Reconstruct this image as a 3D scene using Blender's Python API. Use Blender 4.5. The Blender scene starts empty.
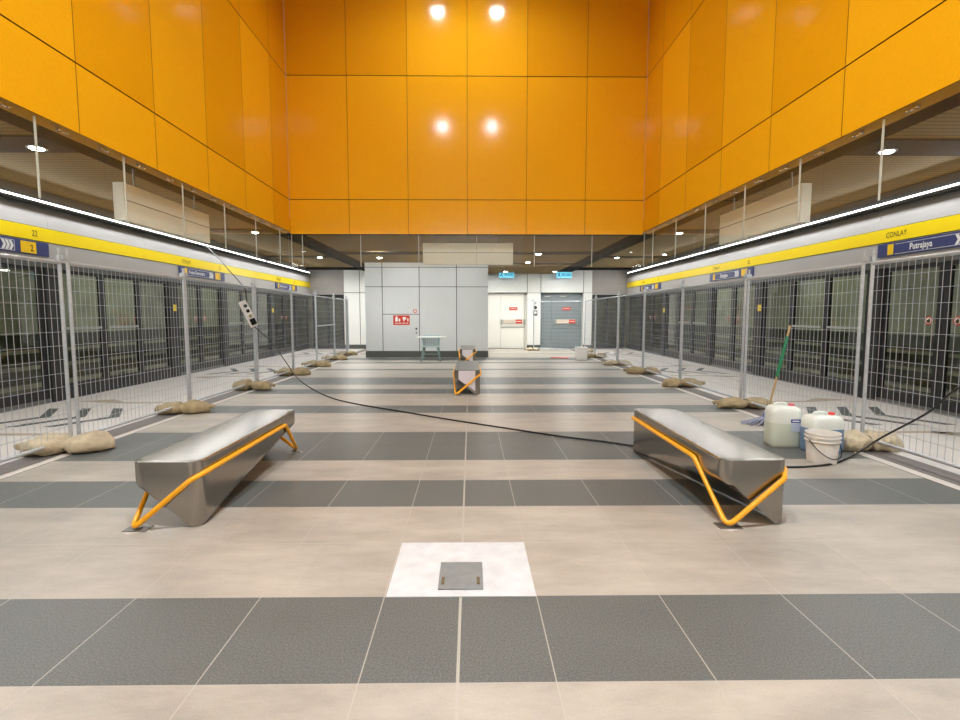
import bpy, bmesh, math, random
from mathutils import Vector, Matrix, noise as mnoise
random.seed(4)
S = bpy.context.scene
COL = S.collection
PI = math.pi

# ------------------------------------------------------------------ materials
def mat(name, col, rough=.5, metal=0., spec=.5, noise=0., nscale=8., bump=0., bscale=60., emit=None, estr=0., coat=0., stretch=None):
    m = bpy.data.materials.new(name); m.use_nodes = True
    nt = m.node_tree; N = nt.nodes; L = nt.links
    b = N['Principled BSDF']
    b.inputs['Base Color'].default_value = (*col, 1)
    b.inputs['Roughness'].default_value = rough
    b.inputs['Metallic'].default_value = metal
    b.inputs['Specular IOR Level'].default_value = spec
    b.inputs['Coat Weight'].default_value = coat
    if emit:
        b.inputs['Emission Color'].default_value = (*emit, 1)
        b.inputs['Emission Strength'].default_value = estr
    if noise or bump:
        tc = N.new('ShaderNodeTexCoord')
        src = tc.outputs['Object']
        if stretch:
            mp = N.new('ShaderNodeMapping'); mp.inputs['Scale'].default_value = stretch
            L.new(src, mp.inputs['Vector']); src = mp.outputs['Vector']
        if noise:
            n = N.new('ShaderNodeTexNoise'); n.inputs['Scale'].default_value = nscale; n.inputs['Detail'].default_value = 6
            L.new(src, n.inputs['Vector'])
            r = N.new('ShaderNodeValToRGB')
            r.color_ramp.elements[0].position = .3; r.color_ramp.elements[1].position = .7
            r.color_ramp.elements[0].color = tuple(c*(1-noise) for c in col)+(1,)
            r.color_ramp.elements[1].color = tuple(min(1, c*(1+noise)) for c in col)+(1,)
            L.new(n.outputs['Fac'], r.inputs['Fac']); L.new(r.outputs['Color'], b.inputs['Base Color'])
        if bump:
            n2 = N.new('ShaderNodeTexNoise'); n2.inputs['Scale'].default_value = bscale; n2.inputs['Detail'].default_value = 4
            L.new(src, n2.inputs['Vector'])
            bp = N.new('ShaderNodeBump'); bp.inputs['Strength'].default_value = bump; bp.inputs['Distance'].default_value = .02
            L.new(n2.outputs['Fac'], bp.inputs['Height']); L.new(bp.outputs['Normal'], b.inputs['Normal'])
    return m

def s2l(r, g, b):
    f = lambda c: (c/255/12.92) if c/255 <= .04045 else ((c/255+.055)/1.055)**2.4
    return (f(r), f(g), f(b))

def glassmat(name, tint, base_refl, rough=.02, dirt=0.):
    """thin pane: tinted transmission, a fresnel mirror layer and a little dust"""
    m = bpy.data.materials.new(name); m.use_nodes = True
    nt = m.node_tree; N = nt.nodes; L = nt.links; N.clear()
    out = N.new('ShaderNodeOutputMaterial')
    tr = N.new('ShaderNodeBsdfTransparent'); tr.inputs['Color'].default_value = (*tint, 1)
    gl = N.new('ShaderNodeBsdfGlossy'); gl.inputs['Roughness'].default_value = rough
    gl.inputs['Color'].default_value = (.95, .97, .95, 1)
    lw = N.new('ShaderNodeFresnel'); lw.inputs['IOR'].default_value = 1.5
    ad = N.new('ShaderNodeMath'); ad.operation = 'ADD'; ad.inputs[1].default_value = base_refl; ad.use_clamp = True
    L.new(lw.outputs[0], ad.inputs[0])
    ge = N.new('ShaderNodeNewGeometry'); inv = N.new('ShaderNodeMath'); inv.operation = 'SUBTRACT'; inv.inputs[0].default_value = 1; L.new(ge.outputs['Backfacing'], inv.inputs[1])
    fm = N.new('ShaderNodeMath'); fm.operation = 'MULTIPLY'; L.new(ad.outputs[0], fm.inputs[0]); L.new(inv.outputs[0], fm.inputs[1])
    mx = N.new('ShaderNodeMixShader'); L.new(fm.outputs[0], mx.inputs[0]); L.new(tr.outputs[0], mx.inputs[1]); L.new(gl.outputs[0], mx.inputs[2])
    last = mx
    if dirt:
        df = N.new('ShaderNodeBsdfDiffuse'); df.inputs['Color'].default_value = (.75, .75, .72, 1)
        tc = N.new('ShaderNodeTexCoord'); n = N.new('ShaderNodeTexNoise'); n.inputs['Scale'].default_value = 3; n.inputs['Detail'].default_value = 8
        L.new(tc.outputs['Object'], n.inputs['Vector'])
        mu = N.new('ShaderNodeMath'); mu.operation = 'MULTIPLY'; mu.inputs[1].default_value = dirt
        L.new(n.outputs['Fac'], mu.inputs[0])
        m2 = N.new('ShaderNodeMixShader'); L.new(mu.outputs[0], m2.inputs[0]); L.new(mx.outputs[0], m2.inputs[1]); L.new(df.outputs[0], m2.inputs[2])
        last = m2
    L.new(last.outputs[0], out.inputs['Surface'])
    return m

XJ = .37   # first tile joint either side of the centre joint
def tilemat(name, col, jcol, yjoint, speck, rough, var, stain):
    """tile field: X joints at 0 and +-(.37+.6k), Y joints every .6"""
    m = bpy.data.materials.new(name); m.use_nodes = True
    nt = m.node_tree; N = nt.nodes; L = nt.links; b = N['Principled BSDF']
    tc = N.new('ShaderNodeTexCoord'); sx = N.new('ShaderNodeSeparateXYZ'); L.new(tc.outputs['Object'], sx.inputs[0])
    def M(op, a, c=None, d=None):
        n = N.new('ShaderNodeMath'); n.operation = op
        for i, v in enumerate((a, c, d)):
            if v is None: continue
            if isinstance(v, (int, float)): n.inputs[i].default_value = v
            else: L.new(v, n.inputs[i])
        return n.outputs[0]
    ax = M('ABSOLUTE', sx.outputs['X'])
    fx = M('MULTIPLY', M('FRACT', M('DIVIDE', M('ADD', ax, 6-XJ+.3), .6)), .6)   # .3 at a joint
    jx = M('MULTIPLY', M('LESS_THAN', M('ABSOLUTE', M('SUBTRACT', fx, .3)), .0024), M('GREATER_THAN', ax, .2))
    mid = M('LESS_THAN', ax, .0065)
    fy = M('MULTIPLY', M('FRACT', M('DIVIDE', M('ADD', sx.outputs['Y'], 60.3), .6)), .6)
    jy = M('MULTIPLY', M('LESS_THAN', M('ABSOLUTE', M('SUBTRACT', fy, .3)), .0028), yjoint)
    j = M('MAXIMUM', M('MAXIMUM', jx, mid), jy)
    # per-tile tone
    cx = M('FLOOR', M('DIVIDE', M('ADD', sx.outputs['X'], 30-XJ), .6)); cy = M('FLOOR', M('DIVIDE', M('ADD', sx.outputs['Y'], 60), .6))
    cb = N.new('ShaderNodeCombineXYZ'); L.new(cx, cb.inputs[0]); L.new(cy, cb.inputs[1])
    wn = N.new('ShaderNodeTexWhiteNoise'); L.new(cb.outputs[0], wn.inputs['Vector'])
    sp = N.new('ShaderNodeTexNoise'); sp.inputs['Scale'].default_value = 130; sp.inputs['Detail'].default_value = 3; L.new(tc.outputs['Object'], sp.inputs['Vector'])
    st = N.new('ShaderNodeTexNoise'); st.inputs['Scale'].default_value = 1.9; st.inputs['Detail'].default_value = 9; st.inputs['Roughness'].default_value = .65
    mp = N.new('ShaderNodeMapping'); mp.inputs['Scale'].default_value = (.7, 1.8, 1); L.new(tc.outputs['Object'], mp.inputs['Vector']); L.new(mp.outputs[0], st.inputs['Vector'])
    v = M('ADD', 1.0, M('MULTIPLY', M('SUBTRACT', wn.outputs['Value'], .5), var))
    v = M('ADD', v, M('MULTIPLY', M('SUBTRACT', sp.outputs['Fac'], .5), speck))
    v = M('ADD', v, M('MULTIPLY', M('SUBTRACT', st.outputs['Fac'], .5), stain))
    vm = N.new('ShaderNodeVectorMath'); vm.operation = 'SCALE'; vm.inputs[0].default_value = col; L.new(v, vm.inputs['Scale'])
    mx = N.new('ShaderNodeMix'); mx.data_type = 'RGBA'; L.new(j, mx.inputs[0]); L.new(vm.outputs[0], mx.inputs[6]); mx.inputs[7].default_value = (*jcol, 1)
    L.new(mx.outputs[2], b.inputs['Base Color'])
    rr = M('ADD', rough, M('MULTIPLY', M('SUBTRACT', st.outputs['Fac'], .5), .25)); L.new(rr, b.inputs['Roughness'])
    b.inputs['Specular IOR Level'].default_value = .35
    return m

MT = {}
MT['tile_light'] = tilemat('tile_light', s2l(170, 165, 155), s2l(178, 174, 165), 1.0, .26, .40, .08, 1.15)
MT['tile_dark'] = tilemat('tile_dark', s2l(98, 102, 100), s2l(170, 169, 160), 0.0, 1.7, .42, .06, .40)
MT['floor_pale'] = mat('floor_pale', s2l(206, 202, 198), .4, noise=.06, nscale=3)
MT['floor_strip'] = mat('floor_strip', s2l(112, 106, 103), .6, noise=.1, nscale=40)
MT['floor_white'] = mat('floor_white', s2l(205, 200, 192), .45, noise=.06, nscale=6)
MT['line_dark'] = mat('line_dark', s2l(70, 68, 64), .6)
MT['orange_bright'] = mat('orange_bright', s2l(248, 182, 26), .11, spec=.5, noise=.03, nscale=60)
MT['orange_dim'] = mat('orange_dim', s2l(236, 168, 18), .11, spec=.5, noise=.03, nscale=60)  # darker copy of the panel orange, weaker reflection put into the colour
MT['orange_soffit'] = mat('orange_soffit', s2l(214, 146, 20), .3)
MT['groove'] = mat('groove', s2l(70, 35, 0), .8)
MT['black'] = mat('black', (.012, .012, .012), .9, spec=.1)
MT['ceiling_dark'] = mat('ceiling_dark', (.02, .019, .018), .8, spec=.1)
MT['white_panel'] = mat('white_panel', s2l(228, 230, 227), .35, spec=.4, noise=.02, nscale=2)
MT['panel_groove'] = mat('panel_groove', s2l(80, 84, 84), .7)
MT['core_panel'] = mat('core_panel', s2l(210, 215, 216), .35, spec=.4, noise=.02, nscale=2)
MT['skirting'] = mat('skirting', s2l(78, 82, 78), .5)
MT['grey_block'] = mat('grey_block', s2l(150, 146, 142), .6, noise=.05, nscale=5)
MT['header'] = mat('header', s2l(206, 204, 203), .4, metal=.1, noise=.02, nscale=3)
MT['header_low'] = mat('header_low', s2l(190, 187, 183), .38, metal=.15)
MT['yellow'] = mat('yellow', s2l(255, 224, 0), .35)
MT['ink'] = mat('ink', s2l(62, 52, 20), .5)
MT['navy'] = mat('navy', s2l(58, 66, 118), .35)
MT['sign_yellow'] = mat('sign_yellow', s2l(252, 206, 10), .4)
MT['white'] = mat('white', s2l(240, 240, 238), .4)
MT['led'] = mat('led', (1, 1, 1), .5, emit=(1, .98, .95), estr=6)
MT['lamp'] = mat('lamp', (1, 1, 1), .5, emit=(1, .96, .9), estr=260)
MT['lamp_small'] = mat('lamp_small', (1, 1, 1), .5, emit=(.93, .97, 1), estr=30)
MT['alu'] = mat('alu', s2l(120, 122, 122), .4, metal=.6)
MT['psd_frame'] = mat('psd_frame', s2l(26, 28, 32), .35)
MT['psd_glass'] = glassmat('psd_glass', (.70, .74, .66), .03, .02)
MT['barrier_glass'] = glassmat('barrier_glass', (.95, .965, .94), .0, .02, dirt=.014)
MT['glass_edge'] = mat('glass_edge', s2l(196, 198, 188), .3)
MT['steel_bracket'] = mat('steel_bracket', s2l(190, 190, 190), .25, metal=1)
MT['galv'] = mat('galv', s2l(190, 196, 202), .42, metal=.55, noise=.1, nscale=30)
MT['wire'] = mat('wire', s2l(180, 184, 188), .45, metal=.3)
MT['sack'] = mat('sack', s2l(190, 177, 150), .9, noise=.22, nscale=9, bump=.6, bscale=35)
MT['sack_brown'] = mat('sack_brown', s2l(164, 148, 114), .9, noise=.25, nscale=9, bump=.6, bscale=35)
MT['cord'] = mat('cord', s2l(90, 78, 50), .8)
MT['steel'] = mat('steel', s2l(156, 151, 144), .22, metal=1., noise=.06, nscale=3)
MT['orange_tube'] = mat('orange_tube', s2l(250, 176, 24), .35)
MT['plate'] = mat('plate', s2l(120, 118, 112), .4, metal=.6)
MT['mortar'] = mat('mortar', s2l(204, 207, 210), .85, noise=.09, nscale=9, bump=.3, bscale=25)
MT['grout_dust'] = mat('grout_dust', s2l(205, 200, 194), .9, noise=.12, nscale=14)
MT['cover_plate'] = mat('cover_plate', s2l(134, 140, 141), .5, metal=.2, noise=.1, nscale=18)
MT['rust'] = mat('rust', s2l(104, 92, 66), .8)
MT['rubber'] = mat('rubber', (.012, .012, .012), .45)
MT['hdpe'] = mat('hdpe', s2l(228, 234, 228), .35, noise=.03, nscale=5)
MT['hdpe_liquid'] = mat('hdpe_liquid', s2l(206, 216, 200), .35)
MT['blue_liquid'] = mat('blue_liquid', s2l(112, 142, 178), .35)
MT['red_cap'] = mat('red_cap', s2l(222, 60, 52), .4)
MT['pink_cap'] = mat('pink_cap', s2l(226, 110, 120), .4)
MT['label_blue'] = mat('label_blue', s2l(52, 80, 168), .4)
MT['label_pale'] = mat('label_pale', s2l(190, 204, 226), .5)
MT['bucket'] = mat('bucket', s2l(226, 224, 218), .5, noise=.06, nscale=14)
MT['rust_stain'] = mat('rust_stain', s2l(190, 172, 140), .6, noise=.2, nscale=30)
MT['wood'] = mat('wood', s2l(178, 146, 98), .6, noise=.15, nscale=12, stretch=(8, 8, 1))
MT['green'] = mat('green', s2l(14, 116, 74), .5)
MT['mop_blue'] = mat('mop_blue', s2l(60, 92, 178), .9)
MT['mop_grey'] = mat('mop_grey', s2l(150, 155, 176), .95, noise=.2, nscale=30)
MT['chair'] = mat('chair', s2l(178, 200, 204), .4)
MT['chair_leg'] = mat('chair_leg', s2l(118, 140, 142), .45)
MT['board'] = mat('board', s2l(226, 234, 232), .45)
MT['red_sign'] = mat('red_sign', s2l(204, 54, 28), .45)
MT['door_white'] = mat('door_white', s2l(238, 238, 230), .45)
MT['door_grey'] = mat('door_grey', s2l(122, 134, 138), .45)
MT['bar_grey'] = mat('bar_grey', s2l(165, 170, 168), .4, metal=.4)
MT['bar_pale'] = mat('bar_pale', s2l(208, 196, 182), .4)
MT['exit_cyan'] = mat('exit_cyan', s2l(120, 215, 245), .4, emit=s2l(110, 215, 250), estr=.55)
MT['exit_ink'] = mat('exit_ink', s2l(8, 50, 96), .5)
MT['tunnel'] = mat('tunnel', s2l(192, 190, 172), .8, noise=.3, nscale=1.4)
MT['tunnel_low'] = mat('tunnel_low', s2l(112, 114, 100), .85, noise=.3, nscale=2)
MT['bulkhead'] = mat('bulkhead', s2l(236, 236, 230), .5)
MT['floor_dark_mark'] = mat('floor_dark_mark', s2l(70, 74, 72), .6, noise=.35, nscale=55)
MT['floor_brown_mark'] = mat('floor_brown_mark', s2l(168, 152, 132), .6, noise=.1, nscale=20)

def ceilmat():
    m = bpy.data.materials.new('ceiling_slats'); m.use_nodes = True
    nt = m.node_tree; N = nt.nodes; L = nt.links; b = N['Principled BSDF']
    tc = N.new('ShaderNodeTexCoord'); w = N.new('ShaderNodeTexWave'); w.wave_type = 'BANDS'; w.bands_direction = 'Y'; w.inputs['Scale'].default_value = 3.2
    w.inputs['Distortion'].default_value = 0
    L.new(tc.outputs['Object'], w.inputs['Vector'])
    r = N.new('ShaderNodeValToRGB'); r.color_ramp.elements[0].color = (*s2l(92, 72, 36), 1); r.color_ramp.elements[1].color = (*s2l(128, 104, 60), 1)
    r.color_ramp.elements[0].position = .05; r.color_ramp.elements[1].position = .25
    L.new(w.outputs['Fac'], r.inputs['Fac']); L.new(r.outputs[0], b.inputs['Base Color']); b.inputs['Roughness'].default_value = .75
    b.inputs['Specular IOR Level'].default_value = .2
    return m
MT['ceiling_slats'] = ceilmat()

# ------------------------------------------------------------------ mesh builder
class MB:
    def __init__(s): s.v = []; s.f = []; s.m = []
    def add(s, vs, fs, mi=0):
        o = len(s.v); s.v += [tuple(p) for p in vs]
        for f in fs: s.f.append([i+o for i in f]); s.m.append(mi)
        return s
    def quad(s, a, b, c, d, mi=0): return s.add([a, b, c, d], [[0, 1, 2, 3]], mi)
    def box(s, x0, x1, y0, y1, z0, z1, mi=0):
        return s.add([(x0,y0,z0),(x1,y0,z0),(x1,y1,z0),(x0,y1,z0),(x0,y0,z1),(x1,y0,z1),(x1,y1,z1),(x0,y1,z1)],
                     [[0,3,2,1],[4,5,6,7],[0,1,5,4],[1,2,6,5],[2,3,7,6],[3,0,4,7]], mi)
    def rbox(s, x0, x1, y0, y1, z0, z1, r, mi=0, seg=3):
        bm = bmesh.new(); bmesh.ops.create_cube(bm, size=1)
        for v in bm.verts: v.co = Vector(((x0+x1)/2+v.co.x*(x1-x0), (y0+y1)/2+v.co.y*(y1-y0), (z0+z1)/2+v.co.z*(z1-z0)))
        bmesh.ops.bevel(bm, geom=bm.edges[:], offset=r, segments=seg, affect='EDGES', profile=.5)
        bm.verts.index_update()
        s.add([v.co.copy() for v in bm.verts], [[v.index for v in f.verts] for f in bm.faces], mi); bm.free(); return s
    def lathe(s, prof, n=24, c=(0,0,0), mi=0, caps=True):
        vs = []; fs = []
        for (r, z) in prof:
            for k in range(n): a = 2*PI*k/n; vs.append((c[0]+r*math.cos(a), c[1]+r*math.sin(a), c[2]+z))
        for i in range(len(prof)-1):
            for k in range(n): k2 = (k+1) % n; fs.append([i*n+k, i*n+k2, (i+1)*n+k2, (i+1)*n+k])
        if caps:
            fs.append([k for k in range(n)][::-1]); fs.append([(len(prof)-1)*n+k for k in range(n)])
        return s.add(vs, fs, mi)
    def tube(s, path, r, n=8, closed=False, mi=0):
        P = [Vector(p) for p in path]; m = len(P); vs = []; fs = []; up = None
        for i in range(m):
            if closed: t = P[(i+1) % m]-P[i-1]
            else: t = P[min(i+1, m-1)]-P[max(i-1, 0)]
            t.normalize()
            if up is None:
                up = Vector((0,0,1)) if abs(t.z) < .9 else Vector((1,0,0))
            a = (up-t*up.dot(t)).normalized(); up = a; b = t.cross(a)
            rr = r[i] if isinstance(r, (list, tuple)) else r
            for k in range(n): q = 2*PI*k/n; vs.append(P[i]+a*math.cos(q)*rr+b*math.sin(q)*rr)
        for i in range(m if closed else m-1):
            i2 = (i+1) % m
            for k in range(n): k2 = (k+1) % n; fs.append([i*n+k, i*n+k2, i2*n+k2, i2*n+k])
        if not closed: fs.append(list(range(n))[::-1]); fs.append([(m-1)*n+k for k in range(n)])
        return s.add(vs, fs, mi)
    def disc(s, cx, cz, y, r, r0=0, n=24, mi=0):      # faces -Y
        o = [(cx+r*math.cos(2*PI*k/n), y, cz+r*math.sin(2*PI*k/n)) for k in range(n)]
        if not r0: return s.add(o, [list(range(n))], mi)
        i = [(cx+r0*math.cos(2*PI*k/n), y, cz+r0*math.sin(2*PI*k/n)) for k in range(n)]
        return s.add(o+i, [[k, (k+1) % n, n+(k+1) % n, n+k] for k in range(n)], mi)
    def poly(s, pts, y, mi=0, th=.002):               # polygon in XZ, facing -Y, thin
        n = len(pts)
        vs = [(x, y, z) for x, z in pts]+[(x, y+th, z) for x, z in pts]
        return s.add(vs, [list(range(n)), list(range(n, 2*n))[::-1]]+[[k, n+k, n+(k+1) % n, (k+1) % n] for k in range(n)], mi)
    def flat(s, pts, z, mi=0, th=.003):               # polygon lying on the floor
        n = len(pts)
        vs = [(x, y, z+th) for x, y in pts]+[(x, y, z) for x, y in pts]
        return s.add(vs, [list(range(n)), list(range(n, 2*n))[::-1]]+[[k, n+k, n+(k+1) % n, (k+1) % n] for k in range(n)], mi)
    def build(s, name, mats, parent=None, smooth=False, fix=True):
        me = bpy.data.meshes.new(name); me.from_pydata(s.v, [], s.f)
        for m in (mats if isinstance(mats, (list, tuple)) else [mats]): me.materials.append(MT[m])
        me.polygons.foreach_set('material_index', s.m)
        if fix:
            bm = bmesh.new(); bm.from_mesh(me); bmesh.ops.recalc_face_normals(bm, faces=bm.faces[:]); bm.to_mesh(me); bm.free()
        if smooth:
            me.polygons.foreach_set('use_smooth', [True]*len(me.polygons))
            me.set_sharp_from_angle(angle=math.radians(40 if smooth is True else smooth))
        o = bpy.data.objects.new(name, me); COL.objects.link(o)
        if parent: o.parent = parent
        return o

def fillet(pts, r, closed=False, seg=6):
    P = [Vector(p) for p in pts]; n = len(P); out = []
    for i in range(n):
        if not closed and i in (0, n-1): out.append(P[i]); continue
        a, b, c = P[i-1], P[i], P[(i+1) % n]
        u = (a-b).normalized(); w = (c-b).normalized(); ang = u.angle(w)
        d = min(r/math.tan(ang/2), (a-b).length*.45, (c-b).length*.45)
        p, q = b+u*d, b+w*d
        for k in range(seg+1):
            t = k/seg; out.append(p*(1-t)**2+b*2*t*(1-t)+q*t*t)
    return out

def tag(o, label, cat, group=None, kind=None):
    o['label'] = label; o['category'] = cat
    if group: o['group'] = group
    if kind: o['kind'] = kind
    return o
def thing(name, label, cat, loc=(0,0,0), rz=0, group=None):
    o = bpy.data.objects.new(name, None); COL.objects.link(o); o.empty_display_size = .1
    o.location = loc; o.rotation_euler = (0, 0, rz); return tag(o, label, cat, group)
def struct(o, label=None):
    o['kind'] = 'structure'
    if label: o['label'] = label
    return o
def dup(root, loc, rz, label):
    r = root.copy(); COL.objects.link(r); r.location = loc; r.rotation_euler = (0, 0, rz); r['label'] = label
    for ch in list(root.children):
        c = ch.copy(); COL.objects.link(c); c.parent = r
        for g in list(ch.children):
            d = g.copy(); COL.objects.link(d); d.parent = c
    return r
def text(name, s, size, m, parent, x, y, z, sx=1.0, align='LEFT', bold=0.):
    """letters in the XZ plane facing -Y"""
    cu = bpy.data.curves.new(name, 'FONT'); cu.body = s; cu.size = size; cu.align_x = align; cu.resolution_u = 3; cu.offset = bold
    t = bpy.data.objects.new(name, cu); COL.objects.link(t)
    dg = bpy.context.evaluated_depsgraph_get(); dg.update()
    me = bpy.data.meshes.new_from_object(t.evaluated_get(dg))
    bpy.data.objects.remove(t)
    for v in me.vertices: v.co = Vector((x+v.co.x*sx, y, z+v.co.y))
    me.materials.clear(); me.materials.append(MT[m])
    o = bpy.data.objects.new(name, me); COL.objects.link(o); o.parent = parent
    return o
ORD = ['first', 'second', 'third', 'fourth', 'fifth', 'sixth', 'seventh', 'eighth', 'ninth', 'tenth', 'eleventh', 'twelfth', 'thirteenth', 'fourteenth', 'fifteenth', 'sixteenth']
SIDE = {-1: 'on the power strip side', 1: 'on the mop side'}

# ------------------------------------------------------------------ camera
f, sx_, yaw, pitch = 521.12, -3.3, .012, -.0854
cam = bpy.data.cameras.new('camera'); co = bpy.data.objects.new('camera', cam); COL.objects.link(co)
cam.sensor_width = 36; cam.lens = f/960*36; cam.shift_x = -sx_/960; cam.clip_start = .05; cam.clip_end = 200
F = Vector((math.sin(yaw)*math.cos(pitch), math.cos(yaw)*math.cos(pitch), math.sin(pitch)))
Rt = Vector((math.cos(yaw), -math.sin(yaw), 0)); U = Rt.cross(F)
co.matrix_world = Matrix(((Rt.x, U.x, -F.x, .0493), (Rt.y, U.y, -F.y, -1.832), (Rt.z, U.z, -F.z, 1.3631), (0, 0, 0, 1)))
S.camera = co

# ------------------------------------------------------------------ floor
YE = 19.55; YB = -16.0; XP = 6.45
dark = [(-6, -5), (-3, -2), (0, 1), (3, 4), (5, 7), (9, 10), (12, 13), (14, 16), (18.5, 19.1), (21.6, 22.3), (23.4, 24.9), (27.6, 28)]
cuts = [YB]
for a, b in dark: cuts += [a*.6, b*.6]
cuts.append(YE+.05)
fl = MB(); XF = 3.86
for i in range(len(cuts)-1):
    fl.quad((-XF, cuts[i], 0), (XF, cuts[i], 0), (XF, cuts[i+1], 0), (-XF, cuts[i+1], 0), i % 2)
for s in (-1, 1):
    for x0, x1, mi in ((XF, 3.872, 5), (3.872, 3.972, 4), (3.972, 3.982, 5), (3.982, 4.25, 3), (4.25, 7.0, 2)):
        a, b = sorted((s*x0, s*x1)); fl.quad((a, YB, 0), (b, YB, 0), (b, YE+.05, 0), (a, YE+.05, 0), mi)
struct(fl.build('floor', ['tile_light', 'tile_dark', 'floor_pale', 'floor_strip', 'floor_white', 'line_dark']), 'pale beige and dark grey banded tile platform floor')

# white mortar patch with its cover plate
p = MB(); p.flat([(-.362, .592), (.368, .592), (.368, 1.195), (-.362, 1.195)], 0, 0, .004)
o = tag(p.build('mortar_patch', 'mortar'), 'white mortar patch filling the gap of a missing floor tile', 'patch')
t = thing('cover_plate', 'small square grey steel plate lying on the white mortar patch', 'plate', (0, .79, .004))
p = MB(); p.rbox(-.114, .112, -.14, .142, 0, .008, .003); p.build('plate_sheet', 'cover_plate', t)
for x in (-.092, .088):
    q = MB(); q.rbox(x-.008, x+.008, -.1, -.03, .008, .012, .0015); q.build('slot', 'rust', t)

# ------------------------------------------------------------------ orange upper walls
Z0, Z1, Z2, Z3 = 3.06, 3.70, 6.11, 8.5
XC = -.011; HW = 3.6; YW = 8.99
G = .005
def panelwall(name, us, rows, at, tones, label):
    mb = MB(); u0, u1 = us[0], us[-1]
    mb.quad(*[at(u, d, .012) for u, d in ((u0, rows[0]), (u1, rows[0]), (u1, rows[-1]), (u0, rows[-1]))], 2)
    for i in range(len(us)-1):
        for j in range(len(rows)-1):
            g = .004; gz = .007
            a, b, c, d = us[i]+g, us[i+1]-g, rows[j]+gz*(j > 0), rows[j+1]-gz
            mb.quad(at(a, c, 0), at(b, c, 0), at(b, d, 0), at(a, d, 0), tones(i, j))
    return struct(mb.build(name, ['orange_bright', 'orange_dim', 'groove'], fix=False), label)
rows = [Z0, Z1, Z2, Z3]
panelwall('wall_back', [XC-HW+1.2*i for i in range(7)], [Z0-.045, Z1, Z2, Z3], lambda u, z, d: (u, YW+d, z), lambda i, j: 1 if j == 2 and i in (0, 1, 4, 5) else 0, 'glossy orange panelled wall across the end of the hall')  # top corner panels take the darker orange, shade put into the colour
ys = [YW, YW-.868]
while ys[-1]-1.215 > YB: ys.append(ys[-1]-1.215)
ys.append(YB); ysr = ys[::-1]; n = len(ysr)
tone = lambda i, j: (0 if j == 0 and (n-2-i) != 0 else (1 if (n-2-i) % 2 == 0 or j == 2 else 0))  # alternate panels and top row darker, uneven reflection painted as tone
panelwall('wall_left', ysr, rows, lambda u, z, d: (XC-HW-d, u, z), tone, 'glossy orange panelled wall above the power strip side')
def flip(o):
    me = o.data; bm = bmesh.new(); bm.from_mesh(me); bmesh.ops.reverse_faces(bm, faces=bm.faces[:]); bm.to_mesh(me); bm.free()
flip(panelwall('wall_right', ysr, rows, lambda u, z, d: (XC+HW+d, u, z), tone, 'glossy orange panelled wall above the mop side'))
# soffit, black channel above the glass
so = MB()
for s in (-1, 1):
    a, b = sorted((XC+s*(HW+.014), XC+s*(HW+.2))); so.box(a, b, YB, YW+.2, Z0+.002, Z0+.03)
so.box(XC-HW, XC+HW, YW+.014, YW+.05, Z0-.043, Z0+.03)
struct(so.build('trim_1', 'orange_soffit'))
ch = MB()
for s in (-1, 1):
    a, b = sorted((XC+s*(HW+.2), XC+s*(HW+.48))); ch.box(a, b, YB, YE, Z0+.02, Z0+.3)
    a, b = sorted((XC+s*3.42, XC+s*(HW+.2))); ch.box(a, b, YW+.2, YE-.06, Z0+.02, Z0+.3)
ch.box(XC-HW, XC+HW, YW+.05, YW+.26, Z0-.03, Z0+.3)
struct(ch.build('trim_2', 'black'))

# ------------------------------------------------------------------ lower ceilings
ZC = 3.27
ce = MB()
for s in (-1, 1):
    a, b = sorted((s*4.0, s*10.0)); ce.box(a, b, YB, YE, ZC, ZC+.1, 0)
    for y0, y1 in ((-7.2, -6.6), (-1.6, -1.0), (3.95, 4.5), (9.95, 10.4), (15.2, 15.6)):
        a, b = sorted((s*4.08, s*9.9)); ce.box(a, b, y0, y1, ZC-.015, ZC+.01, 1)
ce.box(-3.42, 3.42, YW+.25, YE, 3.05, 3.3, 0)
for y0, y1 in ((12.2, 12.75), (15.2, 15.5)): ce.box(-3.42, 3.42, y0, y1, 3.035, 3.06, 1)
ce.box(-XP-.5, XP+.5, YE-.35, YE, 3.2, 3.3, 1)
struct(ce.build('ceiling', ['ceiling_slats', 'ceiling_dark']), 'brown slatted ceiling beyond the glass')
up = MB(); up.box(-3.8, 3.8, YB, YW+.1, Z3, Z3+.1)
struct(up.build('ceiling_upper', 'grey_block'))
wb = MB(); wb.box(-10, 10, YB-.2, YB, 0, Z3)
struct(wb.build('wall_entrance', 'white_panel'))

# ------------------------------------------------------------------ glass smoke barriers hung under the orange walls
def barrier(x0, x1, loc, rz, label, group, zt=Z0-.012):
    t = thing('glass_barrier', label, 'glass panel', loc, rz, group)
    p = MB(); p.box(x0+.004, x1-.004, 0, .012, 2.365, zt); p.build('pane', 'barrier_glass', t)
    e = MB(); e.box(x0-.006, x0+.006, -.001, .013, 2.365, zt); e.build('edge_strip', 'glass_edge', t)
    for u in ((x0+.3, x1-.3) if x1-x0 > .8 else ()):
        b = MB(); b.lathe([(.012, 0), (.012, .03)], 10, (u, .05, Z0-.03)); b.tube([(u-.045, -.006, Z0-.045), (u, .05, Z0-.02), (u+.045, -.006, Z0-.045)], .008, 6)
        b.lathe([(.018, -.006), (.018, .006)], 10, (u-.045, -.006, Z0-.045)); b.lathe([(.018, -.006), (.018, .006)], 10, (u+.045, -.006, Z0-.045))
        b.build('bracket', 'steel_bracket', t, True)
xe = [XC-HW]+[XC-HW+.22+1.19*k for k in range(6)]+[XC+HW]
for i in range(7):
    barrier(0, xe[i+1]-xe[i], (xe[i], YW+.06, 0), 0, 'clear glass barrier pane under the orange end wall, %s counting rightwards' % ORD[i], 'glass panes under the end wall', Z0-.06)
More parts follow.
